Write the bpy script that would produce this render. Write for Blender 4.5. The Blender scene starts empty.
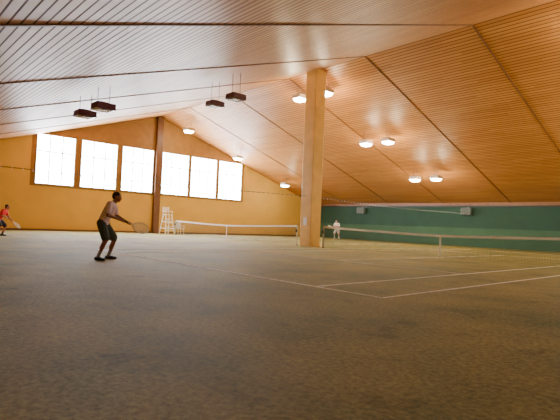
import bpy, bmesh, math, random
import numpy as np
from mathutils import Vector, Matrix
random.seed(4)
scene=bpy.context.scene
COL=scene.collection

# ------------------------------------------------------------ materials
def lin(c):
    return tuple(((v/255)/12.92 if v/255<=.04045 else ((v/255+.055)/1.055)**2.4) for v in c)+(1,)
def mat(name,rgb,rough=.6,metal=0,emit=None,es=0,noise=0,nscale=8,coat=0):
    m=bpy.data.materials.new(name); m.use_nodes=True
    nt=m.node_tree; b=nt.nodes['Principled BSDF']
    c=lin(rgb); b.inputs['Base Color'].default_value=c
    b.inputs['Roughness'].default_value=rough; b.inputs['Metallic'].default_value=metal
    b.inputs['Coat Weight'].default_value=coat
    if noise:
        tc=nt.nodes.new('ShaderNodeTexCoord'); n=nt.nodes.new('ShaderNodeTexNoise'); n.inputs['Scale'].default_value=nscale
        n.inputs['Detail'].default_value=4
        r=nt.nodes.new('ShaderNodeValToRGB')
        r.color_ramp.elements[0].position=.3; r.color_ramp.elements[1].position=.7
        r.color_ramp.elements[0].color=tuple(v*(1-noise) for v in c[:3])+(1,)
        r.color_ramp.elements[1].color=tuple(min(1,v*(1+noise)) for v in c[:3])+(1,)
        nt.links.new(tc.outputs['Object'],n.inputs['Vector']); nt.links.new(n.outputs['Fac'],r.inputs[0]); nt.links.new(r.outputs[0],b.inputs['Base Color'])
    if emit:
        b.inputs['Emission Color'].default_value=lin(emit); b.inputs['Emission Strength'].default_value=es
    return m

def wood_ceiling(name,c1,c2,period=.19,groove=.2):
    m=bpy.data.materials.new(name); m.use_nodes=True
    nt=m.node_tree; L=nt.links.new; b=nt.nodes['Principled BSDF']; N=nt.nodes.new
    tc=N('ShaderNodeTexCoord'); sp=N('ShaderNodeSeparateXYZ'); L(tc.outputs['Object'],sp.inputs[0])
    def math_(op,a,bv):
        n=N('ShaderNodeMath'); n.operation=op
        if hasattr(a,'links'): L(a,n.inputs[0])
        else: n.inputs[0].default_value=a
        if bv is not None:
            if hasattr(bv,'links'): L(bv,n.inputs[1])
            else: n.inputs[1].default_value=bv
        return n.outputs[0]
    v=math_('DIVIDE',sp.outputs['Y'],period)
    fr=math_('FRACT',v,None); fl=math_('FLOOR',v,None)
    xo=math_('ADD',math_('DIVIDE',sp.outputs['X'],2.64),math_('MULTIPLY',fl,.37))
    fx=math_('FLOOR',xo,None)
    cb=N('ShaderNodeCombineXYZ'); L(fl,cb.inputs[0]); L(fx,cb.inputs[1])
    wn=N('ShaderNodeTexWhiteNoise'); L(cb.outputs[0],wn.inputs['Vector'])
    mp=N('ShaderNodeMapping'); mp.inputs['Scale'].default_value=(.5,9,9); L(tc.outputs['Object'],mp.inputs[0])
    ns=N('ShaderNodeTexNoise'); ns.inputs['Scale'].default_value=1.4; ns.inputs['Detail'].default_value=5; L(mp.outputs[0],ns.inputs['Vector'])
    f=math_('ADD',math_('MULTIPLY',wn.outputs['Value'],.6),math_('MULTIPLY',ns.outputs['Fac'],.4))
    mx=N('ShaderNodeMix'); mx.data_type='RGBA'; L(f,mx.inputs[0]); mx.inputs[6].default_value=lin(c1); mx.inputs[7].default_value=lin(c2)
    g=math_('LESS_THAN',fr,groove)
    mg=N('ShaderNodeMix'); mg.data_type='RGBA'; L(math_('MULTIPLY',g,.8),mg.inputs[0]); L(mx.outputs[2],mg.inputs[6]); mg.inputs[7].default_value=lin((44,24,10))
    L(mg.outputs[2],b.inputs['Base Color'])
    rr=N('ShaderNodeMapRange'); L(g,rr.inputs[0]); rr.inputs[3].default_value=.43; rr.inputs[4].default_value=.9; L(rr.outputs[0],b.inputs['Roughness'])
    b.inputs['Specular IOR Level'].default_value=.36
    bp=N('ShaderNodeBump'); bp.inputs['Strength'].default_value=.5; bp.inputs['Distance'].default_value=.02
    L(math_('SUBTRACT',1.0,g),bp.inputs['Height']); L(bp.outputs[0],b.inputs['Normal'])
    return m

def carpet(name):
    m=bpy.data.materials.new(name); m.use_nodes=True
    nt=m.node_tree; L=nt.links.new; b=nt.nodes['Principled BSDF']; N=nt.nodes.new
    tc=N('ShaderNodeTexCoord')
    a=N('ShaderNodeTexNoise'); a.inputs['Scale'].default_value=.45; a.inputs['Detail'].default_value=8; a.inputs['Roughness'].default_value=.7; L(tc.outputs['Object'],a.inputs['Vector'])
    r=N('ShaderNodeValToRGB'); e=r.color_ramp.elements
    e[0].position=.36; e[0].color=lin((122,124,66)); e[1].position=.66; e[1].color=lin((172,158,82)); L(a.outputs['Fac'],r.inputs[0])
    f=N('ShaderNodeTexNoise'); f.inputs['Scale'].default_value=22; f.inputs['Detail'].default_value=6; f.inputs['Roughness'].default_value=.75; L(tc.outputs['Object'],f.inputs['Vector'])
    r2=N('ShaderNodeValToRGB'); r2.color_ramp.elements[0].position=.36; r2.color_ramp.elements[0].color=(.48,.49,.46,1); r2.color_ramp.elements[1].position=.64; r2.color_ramp.elements[1].color=(1.2,1.2,1.2,1); L(f.outputs['Fac'],r2.inputs[0])
    mx=N('ShaderNodeMix'); mx.data_type='RGBA'; mx.blend_type='MULTIPLY'; mx.inputs[0].default_value=1; L(r.outputs[0],mx.inputs[6]); L(r2.outputs[0],mx.inputs[7])
    w=N('ShaderNodeTexNoise'); w.inputs['Scale'].default_value=1.7; w.inputs['Detail'].default_value=4; w.inputs['Roughness'].default_value=.6; L(tc.outputs['Object'],w.inputs['Vector'])
    r3=N('ShaderNodeValToRGB'); r3.color_ramp.elements[0].position=.58; r3.color_ramp.elements[0].color=(1,1,1,1); r3.color_ramp.elements[1].position=.70; r3.color_ramp.elements[1].color=(.55,.53,.5,1); L(w.outputs['Fac'],r3.inputs[0])
    m2=N('ShaderNodeMix'); m2.data_type='RGBA'; m2.blend_type='MULTIPLY'; m2.inputs[0].default_value=.8; L(mx.outputs[2],m2.inputs[6]); L(r3.outputs[0],m2.inputs[7])
    L(m2.outputs[2],b.inputs['Base Color'])
    b.inputs['Roughness'].default_value=.75; b.inputs['Specular IOR Level'].default_value=.25
    bp=N('ShaderNodeBump'); bp.inputs['Strength'].default_value=.35; bp.inputs['Distance'].default_value=.012; L(f.outputs['Fac'],bp.inputs['Height']); L(bp.outputs[0],b.inputs['Normal'])
    return m

M_wood=wood_ceiling('ceiling_boards',(184,118,58),(216,152,84))
M_beam=mat('beam_wood',(128,82,46),.5,noise=.2,nscale=3)
M_floor=carpet('carpet')
M_yel=mat('yellow_wall',(214,172,74),.7,noise=.06,nscale=.8)
M_brn=mat('brown_wall_backlit',(150,108,48),.6,noise=.12,nscale=2)  # brown upper wood; between the windows it also paints in the backlit darkness
M_colw=mat('column_wood',(104,64,30),.5,noise=.15,nscale=3)
M_green=mat('green_screen',(34,70,54),.8,noise=.12,nscale=1.2)
M_green2=mat('green_screen_low',(56,92,66),.8,noise=.1,nscale=1.2)
M_pil=mat('pillar_laminate',(246,200,104),.5,noise=.08,nscale=2)
M_line=mat('court_line',(244,236,212),.8)
M_white=mat('white_paint',(245,245,240),.5)
M_win=mat('window_glow',(255,255,255),.3,emit=(242,247,255),es=38)
M_win2=mat('window_glow_soft',(255,255,255),.3,emit=(218,220,240),es=3)
M_frame=mat('window_frame',(190,190,180),.5)
M_net=mat('net_cord',(60,66,60),.8)
M_post=mat('post_paint',(190,190,180),.4)
M_maroon=mat('lamp_housing',(92,26,34),.4)
M_hous=mat('lamp_housing_lit',(190,170,150),.4)  # pale copy of the housing for burning lamps, brightness put into its colour
M_glow=mat('lamp_glow',(255,250,240),.3,emit=(255,248,236),es=45)
M_off=mat('lamp_glass_off',(96,60,68),.2)
M_steel=mat('steel',(110,105,100),.4,metal=.8)
M_box=mat('heater_grey',(100,112,104),.5)
M_dark=mat('dark_plastic',(30,30,32),.5)

# ------------------------------------------------------------ mesh builder
class MB:
    def __init__(s): s.v=[];s.f=[];s.m=[];s.mats=[]
    def mi(s,m):
        if m not in s.mats: s.mats.append(m)
        return s.mats.index(m)
    def poly(s,vs,fs,m):
        o=len(s.v); s.v+= [tuple(v) for v in vs]
        k=s.mi(m)
        for f in fs: s.f.append(tuple(i+o for i in f)); s.m.append(k)
    def box(s,lo,hi,m,R=None,c=None):
        x0,y0,z0=lo;x1,y1,z1=hi
        vs=[Vector(p) for p in ((x0,y0,z0),(x1,y0,z0),(x1,y1,z0),(x0,y1,z0),(x0,y0,z1),(x1,y0,z1),(x1,y1,z1),(x0,y1,z1))]
        if R is not None: vs=[R@v for v in vs]
        if c is not None: vs=[v+Vector(c) for v in vs]
        s.poly(vs,[(0,3,2,1),(4,5,6,7),(0,1,5,4),(1,2,6,5),(2,3,7,6),(3,0,4,7)],m)
    def tube(s,a,b,ra,m,rb=None,n=10):
        a=Vector(a);b=Vector(b);rb=ra if rb is None else rb
        d=(b-a).normalized(); t=d.orthogonal().normalized(); u=d.cross(t)
        vs=[a+(t*math.cos(2*math.pi*i/n)+u*math.sin(2*math.pi*i/n))*ra for i in range(n)]+[b+(t*math.cos(2*math.pi*i/n)+u*math.sin(2*math.pi*i/n))*rb for i in range(n)]
        fs=[(i,(i+1)%n,n+(i+1)%n,n+i) for i in range(n)]+[tuple(range(n-1,-1,-1)),tuple(range(n,2*n))]
        s.poly(vs,fs,m)
    def path(s,pts,r,m,n=8,closed=False):
        P=[Vector(p) for p in pts]; k=len(P); vs=[];fs=[]
        prev=None
        for i in range(k):
            d=(P[(i+1)%k]-P[i-1]) if (closed or 0<i<k-1) else (P[1]-P[0] if i==0 else P[-1]-P[-2])
            d.normalize()
            t=d.orthogonal().normalized() if prev is None else (prev-d*prev.dot(d)).normalized()
            prev=t; u=d.cross(t)
            for j in range(n):
                a=2*math.pi*j/n; vs.append(P[i]+(t*math.cos(a)+u*math.sin(a))*r)
        for i in range(k if closed else k-1):
            for j in range(n):
                fs.append((i*n+j,i*n+(j+1)%n,((i+1)%k)*n+(j+1)%n,((i+1)%k)*n+j))
        s.poly(vs,fs,m)
    def obj(s,name,parent=None,smooth=False,bevel=0):
        me=bpy.data.meshes.new(name); me.from_pydata(s.v,[],s.f)
        for m in s.mats: me.materials.append(m)
        me.polygons.foreach_set('material_index',s.m)
        if smooth: me.polygons.foreach_set('use_smooth',[True]*len(me.polygons))
        me.update()
        bm=bmesh.new(); bm.from_mesh(me); bmesh.ops.recalc_face_normals(bm,faces=bm.faces); bm.to_mesh(me); bm.free()
        o=bpy.data.objects.new(name,me); COL.objects.link(o)
        if parent: o.parent=parent
        if bevel:
            b=o.modifiers.new('bevel','BEVEL'); b.width=bevel; b.segments=2; b.limit_method='ANGLE'
        return o
def empty(name,loc=(0,0,0)):
    e=bpy.data.objects.new(name,None); e.location=loc; COL.objects.link(e); e.empty_display_size=.2; return e

# ------------------------------------------------------------ room shell
R=9.33; S=18.0; E=3.45; K=(R-E)/S
G=-17.97; XB=24.0; YN=-21.0
def roof(y): return R-K*abs(y)
b=MB(); b.box((G-.3,YN-.3,-.2),(XB+.3,S+.3,0),M_floor); b.obj('floor')
for nm,ya in (('ceiling',S+.3),('ceiling',YN-.3)):
    b=MB(); za=roof(ya)
    vs=[(G-.3,0,R),(XB+.3,0,R),(XB+.3,ya,za),(G-.3,ya,za)]; vs+= [(x,y,z+.25) for x,y,z in vs]
    b.poly(vs,[(0,1,2,3),(4,7,6,5),(0,4,5,1),(1,5,6,2),(2,6,7,3),(3,7,4,0)],M_wood); b.obj(nm)
n=1
for x in (-13.5,-8.34,-3.06,2.22,7.5,12.8,18.1):
    for ya in (S,YN):
        b=MB(); w=.03;d=.04
        vs=[]
        for y in (0,ya):
            z=roof(y)+.01
            vs+=[(x-w,y,z),(x+w,y,z),(x+w,y,z-d),(x-w,y,z-d)]
        b.poly(vs,[(0,1,2,3),(7,6,5,4),(0,4,5,1),(1,5,6,2),(2,6,7,3),(3,7,4,0)],M_beam); b.obj('trim_%d'%n); n+=1
b=MB(); b.box((G,S,0),(XB,S+.3,1.45),M_green2); b.box((G,S,1.45),(XB,S+.3,3.2),M_green); b.box((G,S,3.2),(XB,S+.3,roof(S)+.05),M_beam); b.obj('wall_right')
b=MB(); b.box((G,S-.06,3.1),(XB,S,3.22),M_dark); b.obj('trim_%d'%n); n+=1
b=MB(); b.box((G,YN-.3,0),(XB,YN,roof(YN)+.05),M_yel); b.obj('wall_left')
def gable(name,x0,x1,inner):
    b=MB()
    def prism(pts,m,a,c):
        k=len(pts); vs=[(a,y,z) for y,z in pts]+[(c,y,z) for y,z in pts]
        b.poly(vs,[tuple(range(k)),tuple(range(2*k-1,k-1,-1))]+[(i,(i+1)%k,k+(i+1)%k,k+i) for i in range(k)],m)
    prism([(YN-.3,0),(S+.3,0),(S+.3,roof(S+.3)),(0,R),(YN-.3,roof(YN-.3))],M_yel,x0,x1)
    a,c=(x1,x1+.015) if inner>0 else (x0-.015,x0)
    prism([(-9.15,3.0),(8.75,3.0),(8.75,roof(8.75)),(0,R),(-9.15,roof(9.15))],M_brn,a,c)
    return b.obj(name)
gable('wall_back',G-.3,G,1); gable('wall_front',XB,XB+.3,-1)
WY=[(-8.83,-6.39),(-5.91,-3.36),(-2.9,-.42),(.42,2.81),(3.10,5.63),(5.95,8.42)]
def window(name,y0,y1,z0,z1,x,s):
    e=empty(name,(x,(y0+y1)/2,(z0+z1)/2)); oy=(y0+y1)/2; oz=(z0+z1)/2
    g=MB(); g.box((0 if s>0 else -.03,y0-oy,z0-oz),(.03 if s>0 else 0,y1-oy,z1-oz),M_win if s>0 else M_win2); g.obj('pane',e)
    f=MB(); t=.05; d0,d1=(0,.1) if s>0 else (-.1,0)
    f.box((d0,y0-oy-t,z0-oz-t),(d1,y1-oy+t,z0-oz),M_frame); f.box((d0,y0-oy-t,z1-oz),(d1,y1-oy+t,z1-oz+t),M_frame)
    f.box((d0,y0-oy-t,z0-oz),(d1,y0-oy,z1-oz),M_frame); f.box((d0,y1-oy,z0-oz),(d1,y1-oy+t,z1-oz),M_frame)
    W=y1-y0;Hh=z1-z0
    for i in (1,2): f.box((d0,y0-oy+W*i/3-.035,z0-oz),(d1*.6 if s>0 else 0,y0-oy+W*i/3+.035,z1-oz),M_frame)
    f.box((d0,y0-oy,z0-oz+Hh*.66-.035),(d1*.6 if s>0 else 0,y1-oy,z0-oz+Hh*.66+.035),M_frame)
    f.obj('frame',e)
for i,(a,c) in enumerate(WY): window('window_%d'%(i+1),a,c,3.18,6.48,G,1)
for i,(a,c) in enumerate(WY): window('window_%d'%(i+7),a,c,3.18,6.48,XB,-1)
b=MB(); b.box((G,-.24,0),(G+.3,.24,R-.05),M_colw); b.obj('wall_column')
b=MB(); b.box((G,YN,0),(G+.04,S,.12),M_colw); b.obj('baseboard_back')
b=MB(); b.box((-1.33,-.38,0),(-.57,.38,R-.02),M_pil); b.obj('pillar',bevel=.03)
b=MB(); b.box((-1.1,-.395,1.1),(-.85,-.382,1.5),M_white); b.obj('notice_sign')

# ------------------------------------------------------------ court lines
def lines(name,x0):
    b=MB(); w=.06; z=.006
    X=lambda v:x0+v
    def v(x,y0,y1): b.box((X(x)-w/2,y0,0),(X(x)+w/2,y1,z),M_line)
    def h(y,xa,xb,w2=.05): b.box((X(xa),y-w2/2,0),(X(xb),y+w2/2,z),M_line)
    for x in (.915,2.285,10.515,11.885): v(x,-11.885,11.885)
    v(6.4,-6.4,6.4)
    for s in (-1,1): h(s*6.4,2.285,10.515); h(s*11.885,.915,11.885,.06)
    b.obj(name)
lines('court_lines',0); lines('court_lines',-14.7)

# ------------------------------------------------------------ nets
def net(x0,L=12.8):
    e=empty('tennis_net',(x0+L/2,0,0)); h=L/2
    top=lambda x: .914+(1.07-.914)*(abs(x)/h)**1.3
    b=MB(); w=.004
    nx=int(L/.05)
    for i in range(nx+1):
        x=-h+L*i/nx
        b.poly([(x-w,0,.03),(x+w,0,.03),(x+w,0,top(x)),(x-w,0,top(x))],[(0,1,2,3)],M_net)
    for j in range(19):
        t=j/19; seg=24
        for i in range(seg):
            xa=-h+L*i/seg; xb=-h+L*(i+1)/seg
            za=.03+(top(xa)-.03)*t; zb=.03+(top(xb)-.03)*t
            b.poly([(xa,0,za-w),(xb,0,zb-w),(xb,0,zb+w),(xa,0,za+w)],[(0,1,2,3)],M_net)
    b.obj('net_mesh',e)
    b=MB(); seg=24
    for i in range(seg):
        xa=-h+L*i/seg; xb=-h+L*(i+1)/seg; t=.014
        vs=[(xa,-t,top(xa)-.085),(xb,-t,top(xb)-.085),(xb,-t,top(xb)+.01),(xa,-t,top(xa)+.01)]
        vs+=[(x,t,z) for x,y,z in vs]
        b.poly(vs,[(0,1,2,3),(7,6,5,4),(3,2,6,7),(0,4,5,1)],M_white)
    b.obj('top_band',e)
    b=MB(); b.box((-.03,-.016,.01),(.03,.016,.915),M_white); b.obj('center_strap',e)
    for k,x in enumerate((-h,h)):
        b=MB(); b.tube((x,0,0),(x,0,1.09),.045,M_post,n=14); b.tube((x,0,1.09),(x,0,1.11),.05,M_dark,n=14); b.tube((x,0,0),(x,0,.02),.08,M_dark,n=14)
        b.box((x-.05,-.08,.7),(x+.05,-.04,.86),M_dark); b.obj('post_%d'%(k+1),e,smooth=False)
net(0); net(-14.7)

b=MB()
for y0,y1 in ((YN+2,-.38),(.38,S)):
    P=[(-.95,y0+(y1-y0)*i/20,2.62-.12*math.sin(math.pi*i/20)) for i in range(21)]
    b.path(P,.012,M_steel,n=6)
    for i in range(1,60):
        t=i/60; y=y0+(y1-y0)*t; z=2.62-.12*math.sin(math.pi*t)
        b.tube((-.95,y,z-.06),(-.95,y,z+.02),.012,M_white,n=6)
b.obj('divider_cable')

# ------------------------------------------------------------ ceiling lamps
def lamp(x,y,z,on):
    e=empty('ceiling_lamp',(x,y,z)); b=MB()
    mh=M_hous if on else M_maroon
    hx,hy=.29,.33
    b.box((-hx,-hy,-.1),(hx,hy,.1),mh); b.box((-hx*.5,-hy*.5,.1),(hx*.5,hy*.5,.15),mh)
    b.box((-hx-.02,-hy-.02,-.12),(hx+.02,hy+.02,-.09),mh)
    b.obj('housing',e,bevel=.015)
    g=MB()
    m_=M_glow if on else M_off
    vs=[(-hx*.93,-hy*.93,-.12),(hx*.93,-hy*.93,-.12),(hx*.93,hy*.93,-.12),(-hx*.93,hy*.93,-.12)]
    dz=.26 if on else .14
    vs+=[(x_*.75,y_*.75,-dz) for x_,y_,_ in vs]
    g.poly(vs,[(0,1,2,3),(4,7,6,5),(0,4,5,1),(1,5,6,2),(2,6,7,3),(3,7,4,0)],m_); g.obj('diffuser',e)
    b=MB()
    for yy in (-.2,.2):
        zz=roof(y+yy)-z
        b.tube((0,yy,.1),(0,yy,zz),.012,M_steel,n=6)
    b.obj('hanger',e)
    if on:
        l=bpy.data.lights.new('lamp_light','POINT'); l.energy=on; l.shadow_soft_size=.2; l.color=(1,.81,.5)
        o=bpy.data.objects.new('lamp_light',l); o.location=(0,0,-.5); o.parent=e; COL.objects.link(o)
P=360
for x,y,z,on in [(-3.10,.97,8.5,P),(-1.12,1.0,8.49,P),(-2.39,6.4,6.63,P),(-.77,6.48,6.61,P),(-1.97,11.7,4.82,P*.8),(-.35,11.71,4.81,P*.8),(-15.35,11.56,4.86,P*.4),(-15.65,6.23,6.69,P*.4),
   (-1.65,-11.59,4.85,0),(.06,-11.6,4.84,0),(-1.64,-5.87,6.42,0),(.5,-6.3,6.27,0),(-15.6,1.3,8.2,P*.4),
   (11.5,6.4,6.63,P),(13.2,6.4,6.63,P),(11.5,11.7,4.82,P*.8),(13.2,11.7,4.82,P*.8),(11.5,.97,8.5,P*.6)]:
    lamp(x,y,z,on)
for x in (-11.25,-1.0,9.2):
    b=MB(); b.box((x-.4,S-.45,2.48),(x+.4,S-.08,3.02),M_box)
    for i in range(6): b.box((x-.34,S-.47,2.53+i*.08),(x+.34,S-.44,2.56+i*.08),M_dark)
    b.box((x-.05,S-.1,2.4),(x+.05,S,3.1),M_steel); b.obj('wall_heater',bevel=.02)

# ------------------------------------------------------------ umpire chair, garden chair
def umpire(x,y):
    b=MB()
    T=[(-.2,-.25,1.45),(.2,-.25,1.45),(.2,.25,1.45),(-.2,.25,1.45)]
    B=[(-.45,-.38,0),(.5,-.38,0),(.5,.38,0),(-.45,.38,0)]
    for t,q in zip(T,B): b.tube(q,t,.04,M_white)
    for i in range(1,5):
        f=i/5; p=[Vector(B[1]).lerp(Vector(T[1]),f),Vector(B[2]).lerp(Vector(T[2]),f)]
        b.box((p[0].x-.06,p[0].y,p[0].z-.03),(p[0].x+.06,p[1].y,p[0].z+.03),M_white)
    for f in (.3,.65):
        for i,j in ((0,1),(2,3),(3,0)):
            b.tube(Vector(B[i]).lerp(Vector(T[i]),f),Vector(B[j]).lerp(Vector(T[j]),f),.03,M_white)
    b.box((-.26,-.28,1.45),(.26,.28,1.5),M_white)
    b.tube((-.24,-.25,1.5),(-.32,-.25,2.1),.025,M_white); b.tube((-.24,.25,1.5),(-.32,.25,2.1),.025,M_white)
    for z in (1.68,1.82,1.96): b.box((-.31-(z-1.7)*.1,-.26,z),(-.28-(z-1.7)*.1,.26,z+.09),M_white)
    for s in (-1,1):
        b.tube((.22,.28*s,1.5),(.22,.28*s,1.74),.018,M_white); b.box((-.28,.28*s-.04,1.73),(.26,.28*s+.04,1.76),M_white)
    b.box((.3,-.24,1.05),(.5,.24,1.08),M_white)
    o=b.obj('umpire_chair'); o.location=(x,y,0); return o
umpire(-16.3,.2)
def chair(x,y,r):
    b=MB()
    for sx in (-.24,.24):
        for sy in (-.24,.24): b.tube((sx*1.1,sy*1.1,0),(sx,sy,.43),.022,M_white)
    b.box((-.28,-.27,.42),(.28,.27,.46),M_white)
    for i in range(5): b.box((-.30,-.25+i*.11,.46),(-.26,-.18+i*.11,.88),M_white)
    b.box((-.31,-.28,.86),(-.25,.28,.93),M_white)
    for s in (-1,1):
        b.box((-.28,.27*s-.03,.64),(.26,.27*s+.03,.67),M_white); b.tube((.24,.27*s,.43),(.24,.27*s,.65),.02,M_white)
    o=b.obj('garden_chair'); o.location=(x,y,0); o.rotation_euler=(0,0,r)
chair(-16.4,1.35,0)

# ------------------------------------------------------------ people
V=Vector
def racket(name,butt,d,nrm,frame=(250,250,248),loc=(0,0,0),rz=0,scale=1):
    d=V(d).normalized(); nrm=V(nrm); nrm=(nrm-d*nrm.dot(d)).normalized(); s=d.cross(nrm)
    mf=mat('racket_frame',frame,.4); mg=M_dark; ms=mat('racket_strings',(252,252,246),.6)
    b=MB(); B=V((0,0,0))
    b.tube(B,B+d*.02,.019,mg,n=8); b.tube(B+d*.02,B+d*.2,.0155,mg,n=8)
    b.tube(B+d*.2,B+d*.27,.013,mf,n=8)
    c=B+d*.53; ra,rb=.18,.14
    pts=[c+d*ra*math.cos(t)+s*rb*math.sin(t) for t in np.linspace(0,2*math.pi,33)[:-1]]
    b.path(pts,.015,mf,n=8,closed=True)
    for q in (-1,1): b.path([B+d*.26,B+d*.31+s*q*.025,B+d*.37+s*q*.068],.011,mf,n=6)
    for i in range(-8,9):
        o=i*.0165
        if abs(o)<rb: l=ra*math.sqrt(1-(o/rb)**2); b.tube(c+s*o-d*l,c+s*o+d*l,.0028,ms,n=4)
    for i in range(-10,11):
        o=i*.0175
        if abs(o)<ra: l=rb*math.sqrt(1-(o/ra)**2); b.tube(c+d*o-s*l,c+d*o+s*l,.0028,ms,n=4)
    o=b.obj(name); o.location=V(loc)+Matrix.Rotation(rz,3,'Z')@(V(butt)*scale); o.rotation_euler=(0,0,rz); o.scale=(scale,)*3; return o

def person(name,loc,rz,J,cols,scale=1.0,voxel=.008):
    prims=[]
    def cap(l,a,b_,ra,rb): prims.append((l,'c',V(a),V(b_),ra,rb))
    def ell(l,c,r,Rm=None): prims.append((l,'e',V(c),V(r),Rm or Matrix.Identity(3)))
    j={k:V(v) for k,v in J.items() if not isinstance(v,float)}
    pel,ch,nk,hd=j['pelvis'],j['chest'],j['neck'],j['head']
    up=(ch-pel).normalized(); side=V((0,1,0))
    def frame(u):
        y=side.copy(); x=y.cross(u).normalized(); y=u.cross(x).normalized()
        return Matrix((x,y,u)).transposed()
    prof=[(0,.128,.178),(.15,.13,.174),(.35,.130,.170),(.55,.134,.176),(.75,.136,.186),(.9,.124,.184),(1,.095,.165)]
    for i in range(15):
        t=i/14
        for a in range(len(prof)-1):
            if prof[a][0]<=t<=prof[a+1][0]:
                f=(t-prof[a][0])/(prof[a+1][0]-prof[a][0]); rx=prof[a][1]*(1-f)+prof[a+1][1]*f; ry=prof[a][2]*(1-f)+prof[a+1][2]*f
        mid=ch
        p=(pel*(1-t)**2+mid*2*t*(1-t)+(nk-V((0,0,.06)))*t*t)
        u=((mid-pel)*(1-t)+(nk-mid)*t).normalized()
        ell('shirt',p,(rx,ry,.06),frame(u))
    ell('shorts',pel-V((0.01,0,.06)),(.122,.166,.10),frame(up))
    cap('skin',nk-V((0,0,.05)),hd-V((.01,0,.05)),.058,.052)
    for sd,s in (('L',1),('R',-1)):
        sh,el,wr=j['sh'+sd],j['el'+sd],j['wr'+sd]
        hip,kn,an=j['hip'+sd],j['kn'+sd],j['an'+sd]
        cap('shirt',nk-V((0,0,.04)),sh,.062,.066)
        cap('skin',sh,el,.050,.040); cap('skin',el,wr,.040,.026)
        m=sh.lerp(el,.30); cap('skin',sh,m,.055,.046)
        cap('shirt',sh,sh.lerp(el,.70),.071,.070)
        cap('skin',el.lerp(wr,.12),el.lerp(wr,.45),.042,.036)
        cap('skin',hip,kn,.085,.055); cap('skin',kn,an,.052,.036)
        bk=(an-kn).normalized().cross(V((0,1,0))).normalized()
        if bk.x>0: bk=-bk
        cap('skin',kn.lerp(an,.15)+bk*.012,kn.lerp(an,.48)+bk*.016,.052,.050)
        cap('shorts',hip+V((-.005,0,.02)),hip.lerp(kn,.84),.112,.104)
        cap('sock',kn.lerp(an,.72),an,.044,.042)
        ty=s*.25; fd=V((math.cos(ty),math.sin(ty),0))
        base=V((an.x,an.y,an.z-.045))
        cap('shoe',base-fd*.045,base+fd*.06,.045,.043); cap('shoe',base+fd*.06-V((0,0,.008)),base+fd*.16-V((0,0,.012)),.042,.033)
        cap('sole',base-fd*.05-V((0,0,.026)),base+fd*.165-V((0,0,.028)),.021,.019)
        cap('sole',base+fd*.07+V((0,0,-.028))+fd.cross(V((0,0,1)))*.02,base+fd*.12+V((0,0,-.028))-fd.cross(V((0,0,1)))*.02,.018,.018)
        gc=j['grip'+sd]; ax=j['ax'+sd].normalized()
        fw=(gc-wr); fw=(fw-ax*fw.dot(ax)); fw.normalize()
        r0=.030; o=ax.cross(fw)
        palm=gc-fw*.034
        cap('skin',wr,palm,.027,.030)
        cap('skin',palm-ax*.028,palm+ax*.028,.021,.021)
        for k,off in enumerate((-.036,-.012,.012,.035)):
            ln=(2.9,3.5,3.7,3.3)[k]; pts=[]
            for q in range(5):
                th=-.35+ln*q/4
                pts.append(gc+ax*off+(-fw*math.cos(th)+o*math.sin(th))*r0)
            for q in range(4): cap('skin',pts[q],pts[q+1],.0105-.0006*q,.0100-.0006*q)
        pts=[gc+ax*.03+(-fw*math.cos(th)-o*math.sin(th))*r0 + ax*a_ for th,a_ in ((.2,-.01),(1.0,.012),(1.9,.022),(2.5,.02))]
        for q in range(3): cap('skin',pts[q],pts[q+1],.013-.001*q,.012-.001*q)
    hy=J.get('headyaw',0.); hp=J.get('headpitch',0.)
    HR=Matrix.Rotation(hy,3,'Z')@Matrix.Rotation(hp,3,'Y')
    def hp_(x,y,z): return hd+HR@V((x,y,z))
    ell('skin',hp_(-.008,0,.025),(.098,.077,.095),HR)
    ell('skin',hp_(.030,0,-.035),(.066,.060,.082),HR)
    ell('skin',hp_(.070,0,-.092),(.026,.030,.024),HR)
    cap('skin',hp_(.088,0,.012),hp_(.112,0,-.028),.010,.015)
    cap('skin',hp_(.085,-.03,.03),hp_(.085,.03,.03),.012,.012)
    ell('lip',hp_(.092,0,-.060),(.012,.024,.009),HR)
    for s in (-1,1):
        ell('skin',hp_(-.005,.078*s,-.008),(.020,.011,.032),HR)
        ell('skin',hp_(.062,.036*s,-.02),(.028,.026,.026),HR)
    ell('hair',hp_(-.022,0,.042),(.099,.083,.092),HR)
    ell('hair',hp_(-.045,0,.005),(.072,.078,.085),HR)
    bm=bmesh.new()
    for p in prims:
        if p[1]=='e':
            _,_,c,r,Rm=p
            M=Matrix.Translation(c)@Rm.to_4x4()@Matrix.Diagonal((r.x,r.y,r.z,1))
            bmesh.ops.create_icosphere(bm,subdivisions=3,radius=1,matrix=M)
        else:
            _,_,a,b_,ra,rb=p
            bmesh.ops.create_icosphere(bm,subdivisions=2,radius=ra*1.02,matrix=Matrix.Translation(a))
            bmesh.ops.create_icosphere(bm,subdivisions=2,radius=rb*1.02,matrix=Matrix.Translation(b_))
            d=b_-a; L=d.length
            if L>1e-4:
                M=Matrix.Translation((a+b_)/2)@d.to_track_quat('Z','Y').to_matrix().to_4x4()
                bmesh.ops.create_cone(bm,cap_ends=True,segments=16,radius1=ra,radius2=rb,depth=L,matrix=M)
    me=bpy.data.meshes.new('tmp'); bm.to_mesh(me); bm.free()
    o=bpy.data.objects.new('tmp',me); COL.objects.link(o)
    rm=o.modifiers.new('r','REMESH'); rm.mode='VOXEL'; rm.voxel_size=voxel
    sm=o.modifiers.new('s','SMOOTH'); sm.factor=.5; sm.iterations=2
    dg=bpy.context.evaluated_depsgraph_get(); dg.update()
    me2=bpy.data.meshes.new_from_object(o.evaluated_get(dg)); bpy.data.objects.remove(o)
    npol=len(me2.polygons); C=np.zeros(npol*3); me2.polygons.foreach_get('center',C); C=C.reshape(-1,3)
    best=np.full(npol,1e9); lab=np.zeros(npol,int); labels=['skin','shirt','shorts','sock','shoe','sole','hair','lip']
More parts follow.
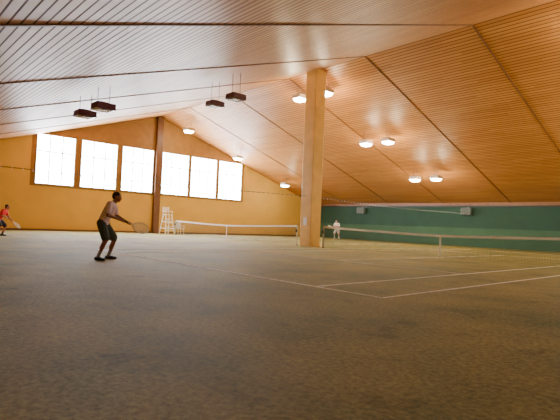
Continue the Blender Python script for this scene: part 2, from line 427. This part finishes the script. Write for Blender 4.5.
    for p in prims:
        if p[1]=='e':
            Ri=np.array(p[4].transposed()); q=(C-np.array(p[2]))@Ri.T; r=np.array(p[3])
            kk=np.linalg.norm(q/r,axis=1); dd=(kk-1)*np.linalg.norm(q,axis=1)/np.maximum(kk,1e-6)
        else:
            a=np.array(p[2]);d=np.array(p[3])-a;L2=max(d@d,1e-9)
            t=np.clip((C-a)@d/L2,0,1); dd=np.linalg.norm(C-a-t[:,None]*d,axis=1)-(p[4]*(1-t)+p[5]*t)
        if p[0]=='hair':
            q=(C-np.array(hd))@np.array(HR)
            bad=(q[:,0]>.055)&(q[:,2]<.075)
            bad|=(q[:,2]<-.045)|((q[:,0]>.0)&(q[:,2]<.03)&(np.abs(q[:,1])>.05))
            dd=np.where(bad,1e9,dd-.004)
        if p[0]=='lip': dd=dd-.003
        k=labels.index(p[0]); mk=dd<best; best[mk]=dd[mk]; lab[mk]=k
    for l in labels:
        me2.materials.append(mat(name+'_'+l,cols[l],.7 if l!='skin' else .5,noise=.08 if l in('shirt','shorts') else 0,nscale=12))
    me2.polygons.foreach_set('material_index',lab.tolist()); me2.polygons.foreach_set('use_smooth',[True]*npol); me2.update()
    e=empty(name,loc); e.rotation_euler=(0,0,rz); e.scale=(scale,)*3
    body=bpy.data.objects.new('body',me2); COL.objects.link(body); body.parent=e
    mw=mat('eye_white',(235,232,225),.2); mk_=mat('eye_iris',(30,20,15),.2)
    for s,nn in ((1,'eye_left'),(-1,'eye_right')):
        bmm=bmesh.new()
        c=hp_(.079,.031*s,.003)
        bmesh.ops.create_uvsphere(bmm,u_segments=16,v_segments=10,radius=.0125,matrix=Matrix.Translation(c))
        k0=len(bmm.faces)
        bmesh.ops.create_uvsphere(bmm,u_segments=12,v_segments=8,radius=.0065,matrix=Matrix.Translation(c+HR@V((.008,0,0))))
        bmm.faces.ensure_lookup_table()
        for f in bmm.faces[k0:]: f.material_index=1
        mm=bpy.data.meshes.new(nn); bmm.to_mesh(mm); bmm.free(); mm.materials.append(mw); mm.materials.append(mk_)
        oo=bpy.data.objects.new(nn,mm); COL.objects.link(oo); oo.parent=e
    return e

def ready_pose(butt,d,crouch=0.0,lean=0.0):
    d=V(d).normalized(); B=V(butt); c=crouch
    gR=B+d*.07; gL=B+d*.22
    J=dict(pelvis=(-.12-c*.3,0,.90-c),chest=(-.02+lean*.5,0,1.17-c*1.1),neck=(.09+lean,0,1.40-c*1.25),head=(.175+lean*1.3,0,1.525-c*1.3),
      shL=(.07+lean,.185,1.345-c*1.25),shR=(.05+lean,-.185,1.345-c*1.25),
      elL=(.13+lean,.27,1.08-c*1.1),elR=(.04+lean,-.27,1.08-c*1.1),
      hipL=(-.11-c*.3,.095,.86-c),hipR=(-.13-c*.3,-.095,.86-c),
      knL=(.13+c*.3,.20,.49-c*.2),knR=(.02+c*.3,-.22,.49-c*.2),
      anL=(.0,.22,.092),anR=(-.14,-.24,.092),
      gripL=gL,gripR=gR,axL=d,axR=d)
    J['wrL']=gL+(V(J['elL'])-gL).normalized()*.085
    J['wrR']=gR+(V(J['elR'])-gR).normalized()*.085
    return J
c1=dict(skin=(142,88,62),shirt=(236,212,220),shorts=(62,76,70),sock=(150,145,140),shoe=(34,34,38),sole=(50,50,50),hair=(24,18,16),lip=(120,66,56))
butt=(.28,-.05,.98); dr=(.93,.10,-.34)
J=ready_pose(butt,dr); J['headpitch']=.12
loc=(4.66,-13.12,0); rz=math.radians(55)
person('tennis_player',loc,rz,J,c1,1.02)
racket('tennis_racket',butt,dr,(.3,-.8,.5),loc=loc,rz=rz,scale=1.02)
c2=dict(skin=(205,150,125),shirt=(240,225,225),shorts=(215,205,205),sock=(240,240,240),shoe=(230,230,230),sole=(200,200,200),hair=(60,40,30),lip=(180,110,100))
butt=(.30,-.1,.98); dr=(.8,-.5,.15)
J=ready_pose(butt,dr,.02)
loc=(-12.6,15.9,0); rz=math.radians(-70)
person('tennis_player',loc,rz,J,c2,1.08,.011)
racket('tennis_racket',butt,dr,(0,.5,.9),loc=loc,rz=rz,scale=1.08)
c3=dict(skin=(190,130,105),shirt=(244,44,70),shorts=(34,32,40),sock=(60,60,60),shoe=(50,50,55),sole=(90,90,90),hair=(50,32,24),lip=(170,90,85))
butt=(.34,-.05,.92); dr=(.7,.2,-.7)
J=ready_pose(butt,dr,.06,.05)
loc=(-8.5,-12.65,0); rz=math.radians(60)
e=person('tennis_player',loc,rz,J,c3,.93,.011)
racket('tennis_racket',butt,dr,(0,-.3,.9),loc=loc,rz=rz,scale=.93)

# ------------------------------------------------------------ world + camera
w=bpy.data.worlds.new('world'); scene.world=w; w.use_nodes=True
nt=w.node_tree; sky=nt.nodes.new('ShaderNodeTexSky'); bg=nt.nodes['Background']; nt.links.new(sky.outputs[0],bg.inputs[0]); bg.inputs[1].default_value=.3
cam=bpy.data.cameras.new('camera'); co=bpy.data.objects.new('camera',cam); COL.objects.link(co)
cam.sensor_width=36; cam.lens=466.9*36/560; cam.clip_end=200
yaw,pitch,roll=2.3967,.0331,.0424
f=V((math.cos(yaw)*math.cos(pitch),math.sin(yaw)*math.cos(pitch),math.sin(pitch)))
r_=V((math.sin(yaw),-math.cos(yaw),0)); u=r_.cross(f)
r2=r_*math.cos(roll)+u*math.sin(roll); u2=-r_*math.sin(roll)+u*math.cos(roll)
Mx=Matrix((r2,u2,-f)).transposed().to_4x4(); Mx.translation=V((15.99,-17.83,1.025))
co.matrix_world=Mx
scene.camera=co
